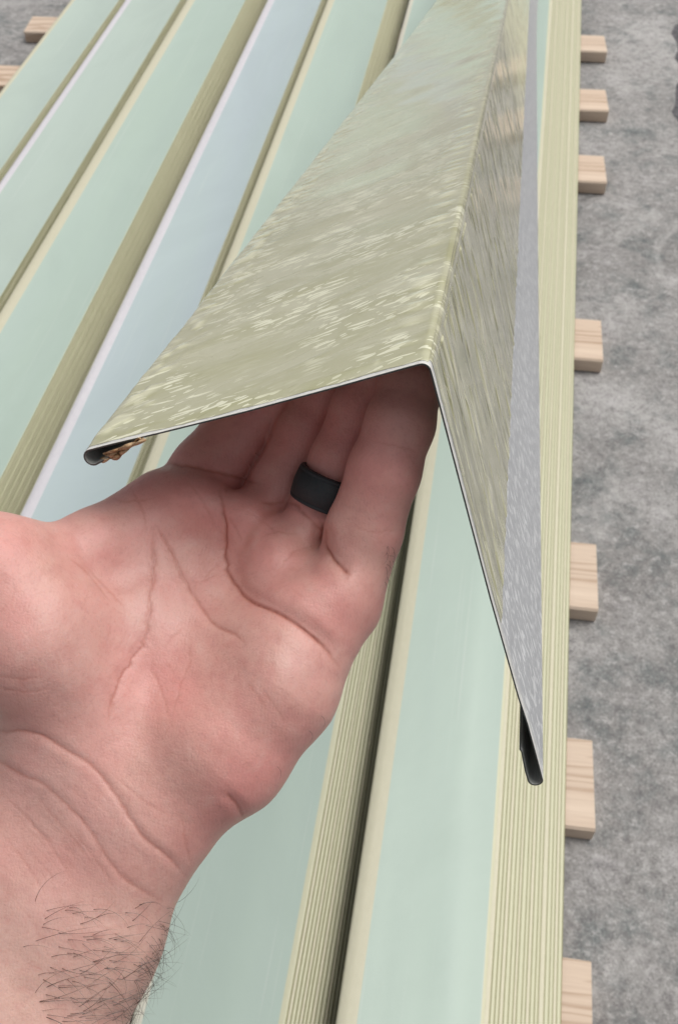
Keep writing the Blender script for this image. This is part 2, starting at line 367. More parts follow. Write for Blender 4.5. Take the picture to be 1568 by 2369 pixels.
bigf = fmt.noise(fmt.n('Mapping', {'Vector': fmt.n('Mapping', {'Vector': uv, 'Rotation': (0, 0, .4)}).outputs[0], 'Scale': (2.2, .8, 1)}).outputs[0], 26, 3, .5, dist=.6)
fin = fmt.noise(fmt.n('Mapping', {'Vector': uv, 'Scale': (3, 1, 1), 'Rotation': (0, 0, .5)}).outputs[0], 170, 4, .6, dist=.8)
c = fmt.mix(fmt.ramp(bigf, [(.33, 0.), (.66, 1.)]), (.47, .46, .265), (.58, .565, .40))
c = fmt.mix(fmt.ramp(fin, [(.42, .10), (.6, 0.)]), c, (.42, .41, .21))
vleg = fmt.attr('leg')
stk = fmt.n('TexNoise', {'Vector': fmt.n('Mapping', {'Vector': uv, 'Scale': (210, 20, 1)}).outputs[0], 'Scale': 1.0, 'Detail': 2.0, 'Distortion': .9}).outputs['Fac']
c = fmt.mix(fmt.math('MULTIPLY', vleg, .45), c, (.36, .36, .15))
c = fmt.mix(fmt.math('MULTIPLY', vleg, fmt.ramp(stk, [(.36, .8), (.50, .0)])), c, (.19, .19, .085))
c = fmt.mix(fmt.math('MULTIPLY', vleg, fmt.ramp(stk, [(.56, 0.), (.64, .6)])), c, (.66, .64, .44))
def strokes(rot, sx, sy, th, gate, seed):
    wv_ = fmt.mix(.0035, uv, fmt.noise(uv, 95, 2, out='Color')); r_ = fmt.n('Mapping', {'Vector': wv_, 'Rotation': (0, 0, rot), 'Location': (seed, seed*1.7, 0)}).outputs[0]
    vo = fmt.n('TexVoronoi', {'Vector': fmt.n('Mapping', {'Vector': r_, 'Scale': (sx, sy, 1)}).outputs[0], 'Scale': 1.0}, voronoi_dimensions='2D')
    sp = fmt.n('SeparateColor', {0: vo.outputs['Color']}); thr = fmt.math('MULTIPLY', sp.outputs[0], th)
    on = fmt.math('LESS_THAN', vo.outputs['Distance'], thr); return fmt.math('MULTIPLY', on, fmt.math('GREATER_THAN', sp.outputs[1], gate))
zfar = fmt.ramp(fmt.n('SeparateXYZ', {0: uv}).outputs[0], [(.16, 1.), (.42, .25)])
zone = fmt.ramp(fmt.noise(uv, 22, 3), [(.44, .1), (.54, 1.)])
fk2 = fmt.math('MULTIPLY', fmt.math('MAXIMUM', fmt.math('MAXIMUM', strokes(.34, 400, 85, .44, .50, 0.), strokes(.10, 480, 75, .44, .60, .37)), strokes(.55, 520, 190, .42, .72, .71)), zone)
fk2 = fmt.math('MULTIPLY', fk2, zfar)
dk = fmt.math('MULTIPLY', strokes(.62, 420, 70, .16, .6, .53), .35)
c = fmt.mix(fmt.math('MULTIPLY', fmt.math('SUBTRACT', 1.0, vleg), dk), c, (.28, .28, .13))
c = fmt.mix(fmt.math('MULTIPLY', fmt.math('SUBTRACT', 1.0, vleg), fk2), c, (.90, .89, .66))
lk = fmt.math('MAXIMUM', strokes(.12, 420, 50, .34, .5, .2), strokes(-.08, 520, 70, .34, .5, .9))
c = fmt.mix(fmt.math('MULTIPLY', vleg, fmt.math('MULTIPLY', lk, .7)), c, (.78, .77, .55))
c = fmt.mix(fmt.math('MULTIPLY', fmt.attr('fleck'), .75), c, (.88, .86, .60)); fmt.col(c)
fmt.inp('Roughness', fmt.ramp(bigf, [(.3, .16), (.7, .34)])); fmt.inp('Coat Weight', 1.0); fmt.inp('Coat Roughness', .10)
fmt.bump(fmt.math('ADD', fmt.math('MULTIPLY', fin, .2), fmt.math('MULTIPLY', bigf, 2.0)), .28, .0009)
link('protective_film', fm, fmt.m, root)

# torn scrap of brown tape under the hem
tp = NT('brown_tape', .55, .4); tp.col(tp.mix(tp.ramp(tp.noise(tp.coord(), 260, 5, .7), [(.4, 0.), (.62, 1.)]), (.32, .17, .075), (.62, .46, .28)))
gx, gy = 22, 16; V = []
for i in range(gx):
    for j in range(gy):
        u = i/(gx-1); v = j/(gy-1)
        px = 238+u*92+8*math.sin(v*5); py = 1048-u*30+v*(26*math.sin(math.pi*min(1, .25+u*.9))+4*math.sin(u*17))
        d = .3255-.012*u+.006*v*1.0+.0016*math.sin(u*19+v*4)+.0012*math.sin(v*17-u*6)+random.uniform(-.0003, .0003)
        V.append(to_world(cp(px, py, d)[None])[0])
Fq = [(i*gy+j, (i+1)*gy+j, (i+1)*gy+j+1, i*gy+j+1) for i in range(gx-1) for j in range(gy-1)]
o = link('torn_tape', mesh('torn_tape', V, Fq, smooth=True), tp.m); tag(o, 'crumpled torn scrap of brown tape stuck under the folded left hem', 'tape scrap')
o.modifiers.new('thick', 'SOLIDIFY').thickness = .0004

# ---------------------------------------------------------------- hand: signed distance body
mm = .001
HM = 1.09      # how much farther from the camera the hand lies than the cut end of the flashing
def hp(px, py, d): return cp(px, py, d*HM)
def N_(px, py, d, r): return (hp(px, py, d), r*mm*HM)
def smin(a, b, k):
    h = np.clip(.5+.5*(b-a)/k, 0, 1); return b*(1-h)+a*h-k*h*(1-h)
def cone(P, a, b):
    pa, ra = a; pb, rb = b; ab = (pb-pa).astype(np.float32); t = np.clip(((P-pa.astype(np.float32))@ab)/(ab@ab), 0, 1)
    return np.linalg.norm(P-(pa.astype(np.float32)+t[:, None]*ab), axis=1)-(ra+(rb-ra)*t)
def chain(P, nodes, k=.004):
    d = None
    for a, b in zip(nodes[:-1], nodes[1:]):
        e = cone(P, a, b); d = e if d is None else smin(d, e, k)
    return d
def ellip(P, c, ax, rad):
    M = np.array(ax, float); M /= np.linalg.norm(M, axis=1)[:, None]; q = (P-c)@M.T/np.array(rad)
    k0 = np.linalg.norm(q, axis=1); k1 = np.linalg.norm(q/np.array(rad), axis=1); return k0*(k0-1)/np.maximum(k1, 1e-9)
#BEGIN_HAND
FINGERS = {
 'index': [N_(402, 1188, .338, 12.0), N_(484, 1095, .343, 13.2), N_(566, 985, .345, 12.0), N_(640, 905, .342, 11.2), N_(720, 850, .338, 9.8), N_(800, 800, .336, 8.4)],
 'middle': [N_(588, 1235, .335, 11.0), N_(654, 1120, .336, 10.6), N_(708, 1000, .335, 9.9), N_(756, 905, .333, 9.6), N_(830, 815, .329, 9.6), N_(895, 755, .332, 8.6)],
 'ring': [N_(690, 1310, .326, 11.0), N_(740, 1190, .325, 10.0), N_(788, 1065, .321, 9.6), N_(836, 945, .319, 9.4), N_(895, 840, .316, 9.6), N_(950, 770, .325, 8.4)],
 'pinky': [N_(795, 1400, .313, 11.2), N_(842, 1228, .309, 11.6), N_(888, 1090, .303, 10.8), N_(925, 980, .301, 10.2), N_(950, 890, .304, 9.4), N_(965, 815, .314, 8.2)],
}
PALM = [
 ([N_(150, 1700, .309, 18), N_(300, 1450, .318, 16), N_(405, 1212, .335, 14.3)], .006),
 ([N_(200, 1780, .311, 18), N_(400, 1500, .320, 16.5), N_(570, 1270, .334, 13.5)], .006),
 ([N_(260, 1830, .309, 18), N_(500, 1560, .317, 17.5), N_(675, 1345, .328, 14)], .006),
 ([N_(320, 1880, .305, 17), N_(510, 1728, .305, 20.8), N_(630, 1575, .306, 20.2), N_(710, 1455, .309, 16), N_(775, 1395, .313, 13.5)], .006),
]
_nf = np.cross(D, U); _nf /= np.linalg.norm(_nf); _nf = _nf if _nf@Vv > 0 else -_nf
_nl = np.cross(D, Vv); _nl /= np.linalg.norm(_nl); _nl = _nl if _nl@U > 0 else -_nl
for _k in FINGERS:      # finger joints inside the fold rest against its underside instead of passing through it
    for _i, (_p, _r) in enumerate(FINGERS[_k]):
        if (_p-A)@D > -.002:
            for _n_ in (_nf, _nl):
                q_ = (_p-A)@_n_; _p = _p+_n_*max(0, _r*.93+.0016-q_)
            if _i == 5: _p = _p-_nf*((_p-A)@_nf-_r*.93-.0016)      # the fingertip touches the flange from below
        FINGERS[_k][_i] = (_p, _r)
THENAR = [N_(200, 1700, .304, 17), N_(90, 1480, .297, 21), N_(-10, 1345, .297, 19), N_(-150, 1270, .300, 14), N_(-320, 1210, .304, 12), N_(-480, 1190, .308, 10.5), N_(-600, 1190, .312, 8.5)]
WEB = [N_(60, 1330, .305, 11), N_(215, 1272, .317, 11.7), N_(380, 1172, .332, 12)]
ARM1 = [N_(340, 1930, .305, 16), N_(215, 2170, .302, 19), N_(85, 2440, .296, 22), N_(-250, 3100, .285, 29), N_(-700, 3900, .285, 32)]
ARM2 = [N_(110, 1780, .310, 17), N_(20, 1960, .307, 20), N_(-100, 2240, .301, 25), N_(-500, 2950, .290, 30), N_(-900, 3700, .290, 32)]
WR = [N_(230, 1860, .308, 17), N_(120, 2080, .304, 20), N_(-20, 2330, .300, 24), N_(-350, 3000, .288, 30), N_(-800, 3800, .288, 32)]
GROOVES = [  # deep folds cut as real geometry: polyline px, width mm, depth mm
 ([(512, 1118), (516, 1180), (518, 1236), (524, 1312), (548, 1359), (583, 1392), (648, 1421), (707, 1460), (754, 1501), (789, 1554)], 2.6, 1.5),
 ([(353, 1206), (400, 1277), (430, 1345), (471, 1412), (501, 1448), (548, 1471), (580, 1501)], 1.6, .55),
 ([(356, 1218), (356, 1312), (347, 1395), (333, 1483), (294, 1542), (265, 1601), (250, 1690)], 1.5, .55),
 ([(381, 1072), (440, 1078), (499, 1090), (560, 1108), (582, 1113), (610, 1120)], 1.6, .7),
 ([(600, 1160), (629, 1166), (665, 1163), (688, 1169), (700, 1185)], 1.6, .45),
 ([(694, 1178), (720, 1205), (741, 1225), (750, 1240)], 1.4, .35),
 ([(750, 1206), (748, 1259), (766, 1289), (789, 1312), (815, 1335)], 2.2, 1.5),
 ([(0-60, 1693), (50, 1693), (99, 1703), (149, 1733), (208, 1768), (248, 1812), (278, 1852), (303, 1897), (337, 1941), (387, 1981), (422, 2021), (446, 2040)], 1.3, .5),
 ([(-60, 1740), (0, 1763), (50, 1792), (99, 1812), (149, 1857), (198, 1907), (228, 1951), (268, 2011), (298, 2040), (347, 2070), (382, 2090)], 1.1, .22),
 ([(516, 1827), (551, 1867), (575, 1921), (590, 1960)], 1.7, .6),
]
FINE = [
 [(430, 1448), (405, 1470), (377, 1501)], [(436, 1454), (439, 1530), (418, 1589), (400, 1672)], [(350, 1503), (357, 1560), (380, 1610), (400, 1690)],
 [(520, 1190), (548, 1230), (560, 1262)], [(190, 1300), (250, 1360), (300, 1420)], [(150, 1280), (210, 1330), (260, 1395)], [(560, 1570), (590, 1600), (620, 1650)], [(600, 1590), (640, 1640), (665, 1680)],
 [(440, 1350), (480, 1340), (505, 1325)], [(250, 1150), (300, 1160), (360, 1150)], [(300, 1120), (330, 1180), (340, 1240)], [(430, 1110), (470, 1160), (500, 1230)],
 [(600, 1250), (640, 1235), (700, 1240)], [(560, 1180), (600, 1200), (650, 1250)], [(640, 1330), (680, 1280), (720, 1262), (748, 1259)],
 [(40, 1870), (120, 1960), (180, 2050)], [(0, 1830), (90, 1920), (150, 2010)], [(90, 1850), (170, 1940), (230, 2020)], [(0, 1920), (70, 2010), (110, 2080)], [(150, 1900), (220, 1985), (270, 2060)],
 [(-20, 1590), (60, 1600), (120, 1590)], [(-20, 1560), (50, 1572), (110, 1560)], [(260, 1790), (330, 1850), (400, 1890)], [(420, 1880), (430, 1950), (445, 2010)],
 [(800, 1210), (860, 1230), (930, 1225)], [(860, 1020), (910, 1030), (965, 1045)]]
#END_HAND
Rlam = np.array([D])
def hand_sdf(P, clip=True):
    P = P.astype(np.float32)
    d = None
    for nodes, k in PALM:
        e = chain(P, nodes, k); d = e if d is None else smin(d, e, .012)
    d = smin(d, chain(P, THENAR, .008), .012); d = smin(d, chain(P, WEB, .006), .010)
    arm = smin(smin(chain(P, ARM1, .01), chain(P, ARM2, .01), .016), chain(P, WR, .01), .014)
    d = smin(d, arm, .018)
    f = None
    for nm in ('index', 'middle', 'ring', 'pinky'):
        e = chain(P, FINGERS[nm], .003)
        f = e if f is None else smin(f, e, .0016)
    d = smin(d, f, .0040)
    # pads under the finger roots and palm hollow
    for c, r in (((640, 1300, .317), 8), ((560, 1200, .323), 7), ((455, 1160, .326), 7), ((790, 1378, .303), 6.5)):
        d = smin(d, np.linalg.norm(P-hp(*c), axis=1)-r*mm*HM, .012)
    d = -smin(-d, np.linalg.norm(P-hp(400, 1440, .270), axis=1)-.030, .012)
    if clip:   # skin flattens where it presses against the flashing
        q = P-A; uu = q@np.cross(Vv, D); 
        nf = np.cross(D, U); nf /= np.linalg.norm(nf); nf = nf if nf@Vv > 0 else -nf      # into the inside of the flange
        nl = np.cross(D, Vv); nl /= np.linalg.norm(nl); nl = nl if nl@U > 0 else -nl
        along = q@D
        pf = np.where((along > -.004), .0016-q@nf, -1.0); pl_ = np.where((along > -.004) & (q@nf > -.03), .0016-q@nl, -1.0)
        d = np.maximum(d, np.maximum(pf, pl_))
    return d
h = .0021
lo = np.array([-.285, -.39, -.425]); hi = np.array([.053, .066, -.27])
gx = np.arange(lo[0], hi[0], h); gy = np.arange(lo[1], hi[1], h); gz = np.arange(lo[2], hi[2], h)
shp = (len(gx), len(gy), len(gz)); G = np.stack(np.meshgrid(gx, gy, gz, indexing='ij'), -1).reshape(-1, 3).astype(np.float32)
vals = np.concatenate([hand_sdf(G[i:i+400000]) for i in range(0, len(G), 400000)]).reshape(shp)
def surface_nets(v, org, h):
    ins = v < 0; sx, sy, sz = v.shape
    c = np.zeros((sx-1, sy-1, sz-1), int)
    for a, b, e in product((0, 1), repeat=3): c += ins[a:sx-1+a, b:sy-1+b, e:sz-1+e]
    act = np.argwhere((c > 0) & (c < 8)); idx = -np.ones(c.shape, int); idx[tuple(act.T)] = np.arange(len(act))
    acc = np.zeros((len(act), 3)); cnt = np.zeros(len(act))
    cor = list(product((0, 1), repeat=3))
    for p in cor:
        for ax in range(3):
            if p[ax]: continue
            q = list(p); q[ax] = 1; va = v[tuple((act+p).T)]; vb = v[tuple((act+q).T)]; m = (va < 0) != (vb < 0)
            t = np.where(m, va/np.where(m, va-vb, 1), 0); pt = np.array(p, float)[None]+0*acc; pt[:, ax] = t
            acc += pt*m[:, None]; cnt += m
    V = org+(act+acc/cnt[:, None])*h
    Q = []
    for ax in range(3):
        o1, o2 = [(1, 2), (2, 0), (0, 1)][ax]
        s0 = [slice(None)]*3; s1_ = [slice(None)]*3; s0[ax] = slice(0, -1); s1_[ax] = slice(1, None)
        a = ins[tuple(s0)]; b = ins[tuple(s1_)]; e = np.argwhere(a != b)
        e = e[(e[:, o1] > 0) & (e[:, o2] > 0) & (e[:, o1] < v.shape[o1]-1) & (e[:, o2] < v.shape[o2]-1)]
        def cell(d1, d2):
            q = e.copy(); q[:, o1] -= d1; q[:, o2] -= d2; return idx[tuple(q.T)]
        q4 = np.stack([cell(1, 1), cell(0, 1), cell(0, 0), cell(1, 0)], 1); fl = ~a[tuple(e.T)]
        q4[fl] = q4[fl][:, ::-1]; Q.append(q4[(q4 >= 0).all(1)])
    return V, np.concatenate(Q)
Vh, Qh = surface_nets(vals, np.array([gx[0], gy[0], gz[0]]), h)
hm = np_mesh('hand_coarse', Vh, Qh); ho = link('hand_tmp', hm)
md = ho.modifiers.new('s', 'SUBSURF'); md.levels = 2; md.render_levels = 2
dg = bpy.context.evaluated_depsgraph_get(); fine = bpy.data.meshes.new_from_object(ho.evaluated_get(dg))
bpy.data.objects.remove(ho); nv = len(fine.vertices); P = np.empty(nv*3, np.float32); fine.vertices.foreach_get('co', P); P = P.reshape(-1, 3).astype(np.float64)
def grad(P, e=.0004):
    g = np.stack([hand_sdf(P+np.eye(3)[i]*e)-hand_sdf(P-np.eye(3)[i]*e) for i in range(3)], 1); return g/np.maximum(np.linalg.norm(g, axis=1), 1e-9)[:, None]
for _ in range(2): P = P-grad(P)*np.clip(hand_sdf(P), -.001, .001)[:, None]*.8
Nh = grad(P, .0008)
ppx = CX+F*P[:, 0]/-P[:, 2]; ppy = CY-F*P[:, 1]/-P[:, 2]; face = np.clip(-(Nh*(P/np.linalg.norm(P, axis=1)[:, None])).sum(1)*2.5, 0, 1)   # palm side
def pdist(poly):
    best = np.full(nv, 1e9); tpar = np.zeros(nv); L = 0; seg = [math.dist(a, b) for a, b in zip(poly[:-1], poly[1:])]; tot = sum(seg)
    for (a, b), l in zip(zip(poly[:-1], poly[1:]), seg):
        ax, ay = a; bx, by = b; t = np.clip(((ppx-ax)*(bx-ax)+(ppy-ay)*(by-ay))/(l*l), 0, 1)
        d = np.hypot(ppx-ax-t*(bx-ax), ppy-ay-t*(by-ay)); m = d < best; best[m] = d[m]; tpar[m] = ((L+t*l)/tot)[m]; L += l
    return best*.130*mm*1.0, tpar       # px -> metres at the hand's distance
def smooth_poly(p, n=6):
    p = np.array(p, float); out = []
    for i in range(len(p)-1):
        p0 = p[max(i-1, 0)]; p1 = p[i]; p2 = p[i+1]; p3 = p[min(i+2, len(p)-1)]
        for t in np.linspace(0, 1, n, endpoint=False): out.append(.5*((2*p1)+(-p0+p2)*t+(2*p0-5*p1+4*p2-p3)*t*t+(-p0+3*p1-3*p2+p3)*t**3))
    return [tuple(x) for x in out]+[tuple(p[-1])]
disp = np.zeros(nv); crease = np.zeros(nv)
fs_ = np.sort(np.stack([chain(P.astype(np.float32), FINGERS[q_], .003) for q_ in FINGERS]), axis=0)      # the folds where neighbouring fingers press together
pm_ = None
for nodes, k_ in PALM:
    e_ = chain(P.astype(np.float32), nodes, k_); pm_ = e_ if pm_ is None else np.minimum(pm_, e_)
gap_ = np.exp(-((fs_[1]-fs_[0])/.0009)**2)*np.clip((pm_-.0018)/.005, 0, 1)*(ppy < 1290)*(ppx > 520)*(fs_[0] < .003)
crease = np.maximum(crease, .45*np.exp(-((fs_[1]-fs_[0])/.0016)**2)*np.clip((pm_-.003)/.004, 0, 1)*(ppy < 1290)*(ppx > 520)*face)  # shade of the gaps between fingers, painted through the crease colour
jit = (vnoise(ppx/14+500, ppy/14+500, 40)-.5)*7+(vnoise(ppx/5+500, ppy/5+500, 41)-.5)*2.5
ppx0, ppy0 = ppx, ppy; ppx = ppx+jit; ppy = ppy+np.roll(jit, 1)*0+jit*.6
for poly, wd, dp in GROOVES:
    d, t = pdist(smooth_poly(poly)); fade = np.clip(np.minimum(t, 1-t)*7, .0, 1)*face
    disp -= dp*mm*(.62*np.exp(-(d/(wd*mm*1.15))**2)+.38*np.exp(-(d/(.45*mm))**2))*fade - dp*mm*.10*np.exp(-((d-wd*mm*1.9)/(wd*mm))**2)*fade
    crease = np.maximum(crease, np.exp(-(d/(.42*mm*(1+.3*dp)))**2)*fade*min(1, .45+.35*dp))
for poly in FINE:
    d, t = pdist(smooth_poly(poly)); fade = np.clip(np.minimum(t, 1-t)*4, 0, 1)*face
    disp -= .08*mm*np.exp(-(d/(.5*mm))**2)*fade; crease = np.maximum(crease, .33*np.exp(-(d/(.35*mm))**2)*fade)
rf = random.Random(11)
for _ in range(70):      # the many faint crossing lines of a palm
    x = rf.uniform(20, 780); y = rf.uniform(1230, 1800)
    if y > 1560+ (780-x)*.55 or (x > 640 and y > 1500): continue
    an = rf.choice([1.35, 1.1, .55, 2.3, 1.75])+rf.gauss(0, .2); L = rf.uniform(25, 85); k = rf.gauss(0, .25)
    poly = [(x, y), (x+L*.5*math.cos(an), y+L*.5*math.sin(an)), (x+L*(.5*math.cos(an)+.5*math.cos(an+k)), y+L*(.5*math.sin(an)+.5*math.sin(an+k)))]
    d, t = pdist(poly); fade = np.clip(np.minimum(t, 1-t)*3, 0, 1)*face; q_ = rf.uniform(.3, 1)
    disp -= .05*q_*mm*np.exp(-(d/(.4*mm))**2)*fade; crease = np.maximum(crease, .24*q_*np.exp(-(d/(.30*mm))**2)*fade)
for _ in range(26):      # skin folds across the wrist
    x = rf.uniform(-20, 230); y = rf.uniform(1800, 2080); an = .78+rf.gauss(0, .1); L = rf.uniform(60, 170)
    d, t = pdist([(x, y), (x+L*.5*math.cos(an-.1), y+L*.5*math.sin(an-.1)), (x+L*math.cos(an), y+L*math.sin(an))]); fade = np.clip(np.minimum(t, 1-t)*3, 0, 1)*face
    disp -= .04*mm*np.exp(-(d/(.5*mm))**2)*fade; crease = np.maximum(crease, .13*np.exp(-(d/(.35*mm))**2)*fade)
ppx, ppy = ppx0, ppy0
def blob(x, y, rx, ry, ang=0):
    c, s = math.cos(ang), math.sin(ang); dx = ppx-x; dy = ppy-y; return np.exp(-((dx*c+dy*s)/rx)**2-((-dx*s+dy*c)/ry)**2)
# tendons, small lumps of flesh
disp += mm*face*(1.3*blob(620, 1300, 60, 110, .3)-.9*blob(560, 1240, 26, 90, 0)+.8*blob(700, 1370, 70, 60)-.4*blob(200, 1330, 190, 28, .65)+.8*blob(330, 1500, 60, 140, .3)+1.0*blob(600, 1500, 130, 60, .8)+.6*blob(460, 1690, 120, 100)-.7*blob(420, 1400, 50, 90, -.6))
disp += mm*face*(.25*(vnoise(ppx/45+300, ppy/45+300, 50)-.5)+.10*(vnoise(ppx/16+300, ppy/16+300, 51)-.5))
P = P+Nh*disp[:, None]
red = .8*blob(720, 1010, 260, 130)+.55*blob(560, 1240, 110, 190)+.5*blob(420, 1640, 260, 130, .7)+.75*blob(620, 1880, 150, 110, -.6)+.45*blob(500, 1950, 90, 120)+.6*blob(790, 1430, 90, 90)+.5*blob(90, 1640, 180, 70)+.6*blob(430, 1160, 120, 90)+.5*blob(870, 1180, 70, 140)+.5*blob(20, 1280, 80, 80)+.35*blob(690, 1700, 60, 80)  # first blob paints the fingers' shaded red-brown under the flange; others are ruddy skin
pale = .8*blob(190, 1560, 150, 190, .3)+.7*blob(60, 2150, 260, 160)+.6*blob(270, 1920, 90, 60, .7)+.4*blob(340, 1400, 70, 90)+.5*blob(690, 1540, 80, 50)+.5*blob(120, 1830, 150, 90, .6)
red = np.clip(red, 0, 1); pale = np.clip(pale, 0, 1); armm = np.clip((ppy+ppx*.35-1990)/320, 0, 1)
Pw = to_world(P); wrist = to_world(hp(160, 1900, .3)[None])[0]
fine.vertices.foreach_set('co', (Pw-wrist).astype(np.float32).ravel()); fine.update()
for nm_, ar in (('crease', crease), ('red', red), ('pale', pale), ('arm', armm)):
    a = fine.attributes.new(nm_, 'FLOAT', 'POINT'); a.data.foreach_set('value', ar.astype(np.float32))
fine.polygons.foreach_set('use_smooth', np.ones(len(fine.polygons), dtype=bool))
print('hand verts', nv)
sk = NT('skin', .42, .45)
v = sk.coord(); nb = sk.noise(v, 38, 5, .6); nm2 = sk.noise(v, 160, 4, .6); nf_ = sk.noise(v, 900, 3, .7)
c = sk.mix(sk.ramp(nb, [(.35, 0.), (.65, 1.)]), (.64, .375, .315), (.67, .325, .285))
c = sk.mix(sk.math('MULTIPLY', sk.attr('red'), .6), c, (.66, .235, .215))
c = sk.mix(sk.math('MULTIPLY', sk.attr('pale'), .4), c, (.56, .38, .345))
c = sk.mix(sk.math('MULTIPLY', sk.attr('arm'), .6), c, (.60, .39, .32))
c = sk.mix(sk.ramp(nm2, [(.36, .22), (.5, 0.)]), c, (.50, .19, .17))
c = sk.mix(sk.ramp(nm2, [(.55, 0.), (.75, .28)]), c, (.70, .48, .42))
c = sk.mix(sk.ramp(nf_, [(.30, .30), (.48, 0.)]), c, (.46, .22, .19))
c = sk.mix(sk.math('MULTIPLY', sk.attr('crease'), .75), c, (.38, .11, .07))
sk.col(c); sk.inp('Subsurface Weight', .18); sk.inp('Subsurface Radius', (.0045, .0016, .0009)); sk.inp('Subsurface Scale', 1.0)
wv = sk.n('TexWave', {'Vector': v, 'Scale': 330.0, 'Distortion': 6.0, 'Detail': 2.0, 'Detail Scale': .25})
vor = sk.n('TexVoronoi', {'Vector': v, 'Scale': 950.0}, feature='DISTANCE_TO_EDGE')
hh = sk.math('ADD', sk.math('MULTIPLY', wv.outputs['Fac'], .10), sk.math('ADD', sk.math('MULTIPLY', vor.outputs['Distance'], .7), nf_))
sk.bump(sk.math('ADD', hh, sk.math('MULTIPLY', nm2, .8)), .42, .00024); sk.inp('Roughness', sk.ramp(nm2, [(.3, .36), (.7, .52)]))
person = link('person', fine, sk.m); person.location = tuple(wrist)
tag(person, 'bare left hand and hairy wrist, palm up, fingers curled under the flashing', 'person')

# ---------------------------------------------------------------- hair on the wrist
front = np.where(face > .05)[0]
bins = {}
for i in front: bins.setdefault((int(ppx[i]//12), int(ppy[i]//12)), []).append(i)
def hit(px, py):
    b = bins.get((int(px//12), int(py//12)))
    if not b: return None
    i = min(b, key=lambda k: (ppx[k]-px)**2+(ppy[k]-py)**2); return i
HV, HF = [], []
def strand(pts, r0):
    base = len(HV); K = len(pts)
    for i, p in enumerate(pts):
        t = pts[min(i+1, K-1)]-pts[max(i-1, 0)]; t /= np.linalg.norm(t)+1e-9; a = np.cross(t, (0.3, .5, .8)); a /= np.linalg.norm(a); b = np.cross(t, a); r = r0*(1-.85*i/(K-1))
        for q in range(3): an = q*2.094; HV.append(p+r*(a*math.cos(an)+b*math.sin(an)))
    for i in range(K-1):
        for q in range(3): HF.append((base+i*3+q, base+i*3+(q+1) % 3, base+(i+1)*3+(q+1) % 3, base+(i+1)*3+q))
def hair(px, py, ang, L, curl, r=.00009, lift=.35):
    i = hit(px, py)
    if i is None: return
    p = P[i].copy(); n_ = Nh[i]; pts = [p-n_*.0004]; st_ = L/9
    for s in range(9):
        dirp = np.array([math.cos(ang), -math.sin(ang), 0.]); tdir = dirp-n_*(dirp@n_); tdir /= np.linalg.norm(tdir)+1e-9
        l_ = lift*(1-s/7); step = tdir+n_*l_; p = p+step/np.linalg.norm(step)*st_
        dd = hand_sdf(p[None])[0]
        if dd < .0003:
            p = p+n_*(.0003-dd)
        pts.append(p.copy()); ang += curl
    strand([to_world(q[None])[0]-wrist for q in pts], r)
R_ = random.Random(3)
for _ in range(120):   # dense patch above the bottom edge
    x = R_.gauss(210, 75); y = R_.gauss(2290, 75)
    if y < 2110 or x > 380 or x < 30: continue
    hair(x, y, R_.gauss(-.05, .35), R_.uniform(.008, .021), R_.gauss(.05, .06), .000066*R_.uniform(.7, 1.4), R_.uniform(.1, .5))
for _ in range(22):
    hair(R_.uniform(90, 330), R_.uniform(2090, 2180), R_.gauss(-.35, .25), R_.uniform(.007, .015), R_.gauss(.10, .05), .000075)
hair(80, 2090, -1.35, .014, .13, .00007, .2)
for _ in range(75):   # fringe standing out past the outline of the wrist
    t = R_.random()**.8; x = 418-112*t; y = 2085+300*t
    hair(x-R_.uniform(5, 45), y, R_.gauss(.75, .55), R_.uniform(.008, .017), R_.gauss(.06, .08), .00005*R_.uniform(.7, 1.4), R_.uniform(.3, .9))
for _ in range(16):
    hair(R_.uniform(890, 912), R_.uniform(1255, 1350), R_.gauss(1.0, .5), R_.uniform(.003, .006), R_.gauss(.1, .1), .00006, .7)
for x, y in ((715, 1690), (742, 1655), (640, 1775)): hair(x, y, .6, .005, .2, .00006, .8)
hb = NT('dark_hair', .4, .5); hb.col((.05, .028, .018))
hme = mesh('arm_hair', HV, HF); link('arm_hair', hme, hb.m, person)

# ---------------------------------------------------------------- silicone ring on the ring finger
a0, a1 = FINGERS['ring'][1], FINGERS['ring'][2]
#BEGIN_RING
rc = hp(759, 1134, .3205)
#END_RING
ax = a1[0]-a0[0]; ax /= np.linalg.norm(ax); e1 = np.cross(ax, (0, 0, 1)); e1 /= np.linalg.norm(e1); e2 = np.cross(ax, e1)
rr = .0100*HM; W2 = .0060
sec = [(-W2, -.0006), (-W2+.0004, .0010), (-W2+.0012, .0013), (-W2+.0015, .0009), (-W2+.0018, .0014), (0, .0017), (W2-.0018, .0014), (W2-.0015, .0009), (W2-.0012, .0013), (W2-.0004, .0010), (W2, -.0006)]
V = []; M_ = 72
for i in range(M_):
    an = 2*math.pi*i/M_; dr = e1*math.cos(an)+e2*math.sin(an)
    for a, b in sec: V.append(to_world((rc+ax*a+dr*(rr+b))[None])[0])
kk = len(sec); Fq = [(i*kk+j, ((i+1) % M_)*kk+j, ((i+1) % M_)*kk+(j+1) % kk, i*kk+(j+1) % kk) for i in range(M_) for j in range(kk)]
rb = NT('black_silicone', .62, .4); rb.col(rb.mix(rb.noise(rb.coord(), 700, 3), (.022, .027, .030), (.034, .040, .043))); rb.bump(rb.noise(rb.coord(), 1500, 2), .25, .0002)
o = link('finger_ring', mesh('finger_ring', V, Fq, smooth=True), rb.m); tag(o, 'wide matte black silicone ring worn on the ring finger', 'ring')

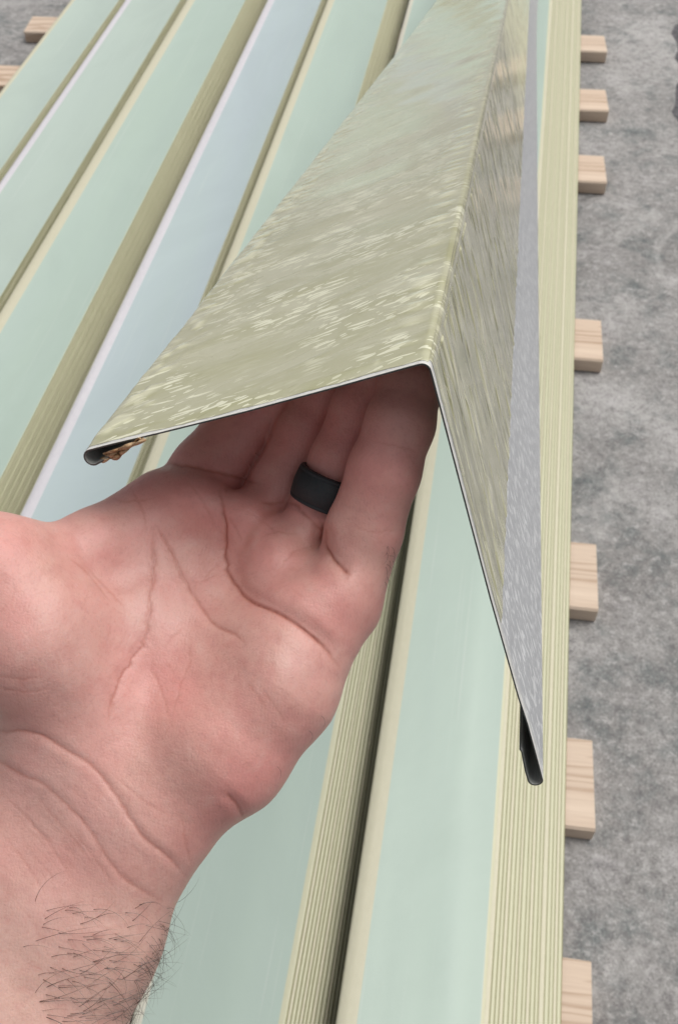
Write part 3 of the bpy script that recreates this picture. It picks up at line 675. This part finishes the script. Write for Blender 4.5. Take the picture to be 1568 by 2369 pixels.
# ---------------------------------------------------------------- rest of the person, kneeling unseen behind the camera; added to shade the fingers
Wp = lambda x, y, z, r: (np.array([x, y, z]), r)
def inv_cam(P): return (P-CAM[:3, 3])@CAM[:3, :3]
elbow = to_world(hp(-690, 3900, .29)[None])[0]/PS; cuff = to_world(hp(-330, 3290, .29)[None])[0]/PS
def grow(fn, lo, hi, h):
    ax_ = [np.arange(a, b, h) for a, b in zip(lo, hi)]; shp = tuple(len(a) for a in ax_)
    G = np.stack(np.meshgrid(*ax_, indexing='ij'), -1).reshape(-1, 3).astype(np.float32); return surface_nets(fn(G).reshape(shp), np.array(lo), h)
def jacket(P):
    d = chain(P, [Wp(*cuff, .034), Wp(*elbow, .046), Wp(-.25, -.30, .42, .066), Wp(-.17, -.43, .50, .080)], .02)
    d = smin(d, chain(P, [Wp(.25, -.22, .12, .05), Wp(.30, -.42, .24, .058), Wp(.19, -.44, .49, .080)], .03), .03)
    d = smin(d, chain(P, [Wp(-.15, -.45, .50, .085), Wp(.15, -.46, .50, .085)], .02), .05)
    d = smin(d, ellip(P, np.array([0, -.48, .33]), np.eye(3), (.20, .13, .24)), .05)
    d = smin(d, ellip(P, np.array([0, -.52, .12]), np.eye(3), (.18, .14, .16)), .06); return d
def legs(P):
    d = None
    for s_ in (-1, 1):
        e = chain(P, [Wp(.10*s_, -.56, .06, .10), Wp(.16*s_, -.24, .035, .075), Wp(.15*s_, -.30, -.01, .055), Wp(.13*s_, -.70, -.015, .045)], .02); d = e if d is None else smin(d, e, .03)
    return d
def head(P):
    c = np.array([0, -.30, .73]); d = ellip(P, c, np.eye(3), (.075, .095, .115))
    d = smin(d, ellip(P, c+np.array([0, .075, -.055]), np.eye(3), (.045, .045, .055)), .02)
    d = smin(d, chain(P, [Wp(0, -.208, .745, .008), Wp(0, -.185, .715, .012)]), .012)
    for s_ in (-1, 1): d = smin(d, ellip(P, c+np.array([.078*s_, -.005, -.01]), np.eye(3), (.009, .02, .032)), .006)
    return smin(d, chain(P, [Wp(0, -.33, .66, .055), Wp(0, -.42, .52, .062)]), .03)
cloth = NT('jacket_cloth', .9, .2); cloth.col((.34, .35, .36)); jean = NT('trouser_cloth', .9, .2); jean.col((.04, .05, .075)); hs_ = NT('face_skin', .5, .4); hs_.col((.52, .32, .26)); hs_.inp('Subsurface Weight', .1)
off = np.array(person.location)
for nm_, fn, lo_, hi_, m_ in (('jacket', jacket, (-.46, -.70, -.06), (.40, .03, .62), cloth.m), ('trousers', legs, (-.30, -.80, -.068), (.30, -.14, .20), jean.m), ('head', head, (-.14, -.52, .44), (.14, -.14, .88), hs_.m)):
    V_, Q_ = grow(fn, lo_, hi_, .010 if nm_ != 'head' else .006); V_ = V_*PS
    link(nm_, np_mesh(nm_, V_-off, Q_), m_, person)
hr = lambda P: np.maximum(ellip(P, np.array([0, -.305, .74]), np.eye(3), (.082, .103, .118)), np.minimum(-(P[:, 2]-.775), 9)*.7+(P[:, 1]+.30)*.45)
V_, Q_ = grow(hr, (-.12, -.44, .60), (.12, -.16, .88), .006); V_ = V_*PS; link('hair', np_mesh('hair', V_-off, Q_), hb.m, person)
